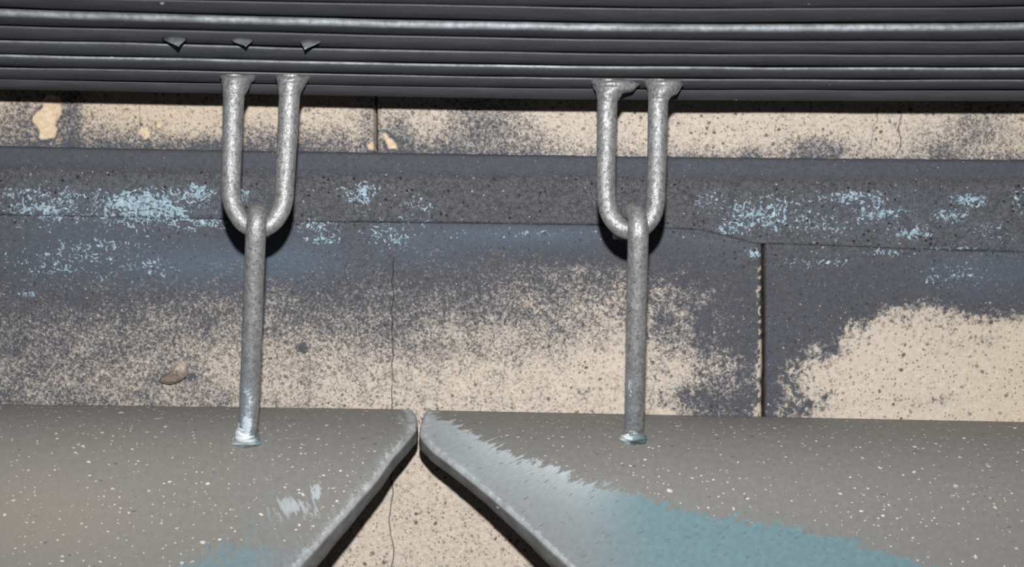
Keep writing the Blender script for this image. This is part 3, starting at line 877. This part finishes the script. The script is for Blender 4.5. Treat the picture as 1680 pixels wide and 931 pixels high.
def mask_a(px, py):
    bead = np.interp(py, *EDGE_A)
    dist = (bead - px) * .72
    worn_or_glint = gauss(px, py, [(478, 832, 34, 20, .62), (518, 806, 12, 20, .70), (515, 838, 45, 22, .52), (452, 845, 26, 20, .48), (420, 868, 50, 24, .46), (365, 908, 60, 28, .55), (330, 935, 60, 20, .6)])
    worn_or_glint = np.maximum(worn_or_glint, sstep(830, 930, py) * sstep(170, 60, dist) * .75)
    teal = sstep(470, 380, px) * .75
    pale = gauss(px, py, [(480, 828, 40, 26, .75), (520, 806, 18, 26, .9), (515, 840, 50, 30, .5)])
    rub = np.exp(-np.clip(dist, 0, None) / 34) * .44 + np.exp(-np.clip(dist, 0, None) / 5) * .3
    rub = np.maximum(rub, .85 * np.exp(-np.clip(dist, 0, None) / 11) * sstep(740, 700, py))
    warm = gauss(px, py, [(40, 850, 220, 90, .8), (150, 760, 200, 60, .3)])
    return dict(worn_or_glint=worn_or_glint, teal=teal, pale=pale, rub=rub, warm=warm)

BX = [690, 715, 740, 800, 850, 900, 950, 1010, 1080, 1150, 1250, 1350, 1420, 1530, 1600, 1800]
BY = [676, 682, 691, 726, 747, 765, 788, 802, 820, 838, 852, 870, 888, 928, 960, 1060]
def mask_b(px, py):
    b = np.interp(px, BX, BY)
    sd = py - b
    worn_or_glint = np.clip(.5 + sd / 46, 0, 1.2)
    worn_or_glint = np.where(px > 1050, worn_or_glint * (.8 + .2 * sstep(0, 40, sd)), worn_or_glint)
    teal = sstep(895, 1090, px - .25 * np.clip(py - 830, 0, None)) * sstep(-20, 30, sd + 20)
    pale = np.exp(-np.clip(sd, 0, None) / 42) * sstep(1120, 960, px)
    pale = np.maximum(pale, .35 * sstep(840, 760, px))
    beadx = np.interp(py, *EDGE_B)
    dist = (px - beadx) * .72
    rub = .75 * np.exp(-np.clip(dist, 0, None) / 7)
    warm = 0 * px
    return dict(worn_or_glint=worn_or_glint, teal=teal, pale=pale, rub=rub, warm=warm)

def rod_at(panel_data, zref, tilt, px, py):
    d, z, s = panel_data
    x_ref = P(840, 670, .02)[0]
    best = None
    for i in range(len(d)):
        q = P(px, py, d[i])
        e = abs(q[2] - (zref + z[i] + tilt * (q[0] - x_ref)))
        if best is None or e < best[0]: best = (e, d[i])
    return best[1]

def build_panel(side, mat, back_pt, tilt, edge, mask, rod_fn, label, thick):
    x_ref = P(840, 670, .02)[0]
    q = P(back_pt[0], back_pt[1], .0045)
    zref = q[2] - tilt * (q[0] - x_ref)
    V, F, at, pd = panel(side, mat, zref, tilt, edge, mask, thick)
    root = empty('hanging_panel', P(400 if side < 0 else 1040, 725, .03))
    root['label'] = label; root['category'] = 'panel'
    adopt(mesh_obj('steel_plate', V, F, mat, None, True, at), root)
    rod_fn(root, lambda x, y: rod_at(pd, zref, tilt, x, y))
    return root

def rod_a(root, dep):
    db = dep(406, 722)
    path = [(416, 396, .050, 14), (417, 372, .0515, 14), (420, 353, .0560, 13.4), (422.5, 346.3, .066, 13.4), (421.8, 351, .0752, 15), (420.5, 372, .0790, 16.4), (418.5, 410, .0765, 16.7), (416, 480, .069, 16.6), (413, 560, .060, 16.6), (410, 640, .050, 16.4), (407, 705, db + .006, 16.2), (406, 722, db + .001, 16.2), (405.5, 728, db - .004, 16)]
    V, F = tube(path, 28, 10, seed=4)
    px, py = proj(V)
    at = dict(white=gauss(px, py, [(406, 660, 10, 45, .35), (405, 692, 12, 20, .62), (403, 706, 9, 10, .8)]), bluish=sstep(520, 680, py) * sstep(12, -12, px - 410), teal=0 * px)
    r = mesh_obj('hanger_rod', V, F, M_GALV, None, True, at); adopt(r, root)
    r['label'] = 'galvanised rod hooked over the loop'
    V, F = flare([(406.5, 694, db + .006, 15.8, .0058), (406, 702, db + .005, 17, .0068), (405.5, 710, db + .003, 18.5, .0082), (405.5, 717, db + .002, 20, .010), (405.5, 724, db, 23.5, .0105), (405, 730, db - .002, 23.5, .009), (405, 734, db - .006, 18, .007)], seed=6, rough=.16)
    px, py = proj(V); jx = 10 * (fbm(px / 5, py / 5, 3, 3) - .5); px = px + jx; py = py + jx
    at = dict(white=np.clip(.35 + 1.0 * sstep(711, 719, py) - .9 * sstep(414, 421, px) + .5 * sstep(404, 395, px), 0, 1.3), bluish=0 * px + .2, teal=.8 * sstep(412, 420, px) * sstep(704, 712, py))
    w = mesh_obj('weld_bead', V, F, M_GALV, None, True, at); w.parent = r; 
    w['label'] = 'weld daubed with white and pale blue paint'
def rod_b(root, dep):
    db = dep(1040, 719)
    path = [(1019, 392, .049, 14), (1021, 372, .0505, 14), (1026, 354, .0562, 13.8), (1036, 347, .0665, 14.3), (1044, 352, .0755, 15.6), (1047, 374, .079, 17.2), (1046.5, 410, .0765, 17.3), (1045, 480, .069, 17.0), (1043.3, 560, .060, 16.8), (1041.8, 640, .050, 16.4), (1040.3, 700, db + .005, 16), (1040, 716, db + .001, 16), (1040, 722, db - .004, 16)]
    V, F = tube(path, 28, 10, seed=8)
    px, py = proj(V)
    at = dict(white=gauss(px, py, [(1034, 640, 5, 40, .4)]), bluish=.6 * sstep(560, 680, py) * sstep(4, -12, px - 1040), teal=0 * px)
    r = mesh_obj('hanger_rod', V, F, M_GALV, None, True, at); adopt(r, root)
    r['label'] = 'galvanised rod hooked over the loop'
    V, F = flare([(1040, 706, db + .004, 15.8, .0058), (1039.6, 711, db + .003, 17, .0066), (1039.2, 715, db + .002, 19.5, .0085), (1039, 720, db + .001, 21, .0098), (1039, 725, db - .001, 21, .009), (1039, 730, db - .005, 17, .007)], seed=9, rough=.14)
    px, py = proj(V); jx = 12 * (fbm(px / 6, py / 6, 4, 3) - .5); px = px + jx; py = py + jx
    at = dict(white=np.clip(1.2 * sstep(1037, 1031, px) * sstep(711, 716, py), 0, 1.2), bluish=0 * px, teal=sstep(1033, 1037, px) * sstep(711, 716, py))
    w = mesh_obj('weld_bead', V, F, M_GALV, None, True, at); w.parent = r
    w['label'] = 'weld half daubed white and half teal'

build_panel(-1, M_PANEL_A, (400, 668.6), .0018, EDGE_A, mask_a, rod_a, 'grey sloping steel panel, white-flecked, with a few pale blue scuffs near its cut edge', .0085)
build_panel(1, M_PANEL_B, (1040, 680.2), -.0055, EDGE_B, mask_b, rod_b, 'grey sloping steel panel with a broad brushed teal and silver band along its edge', .0085)
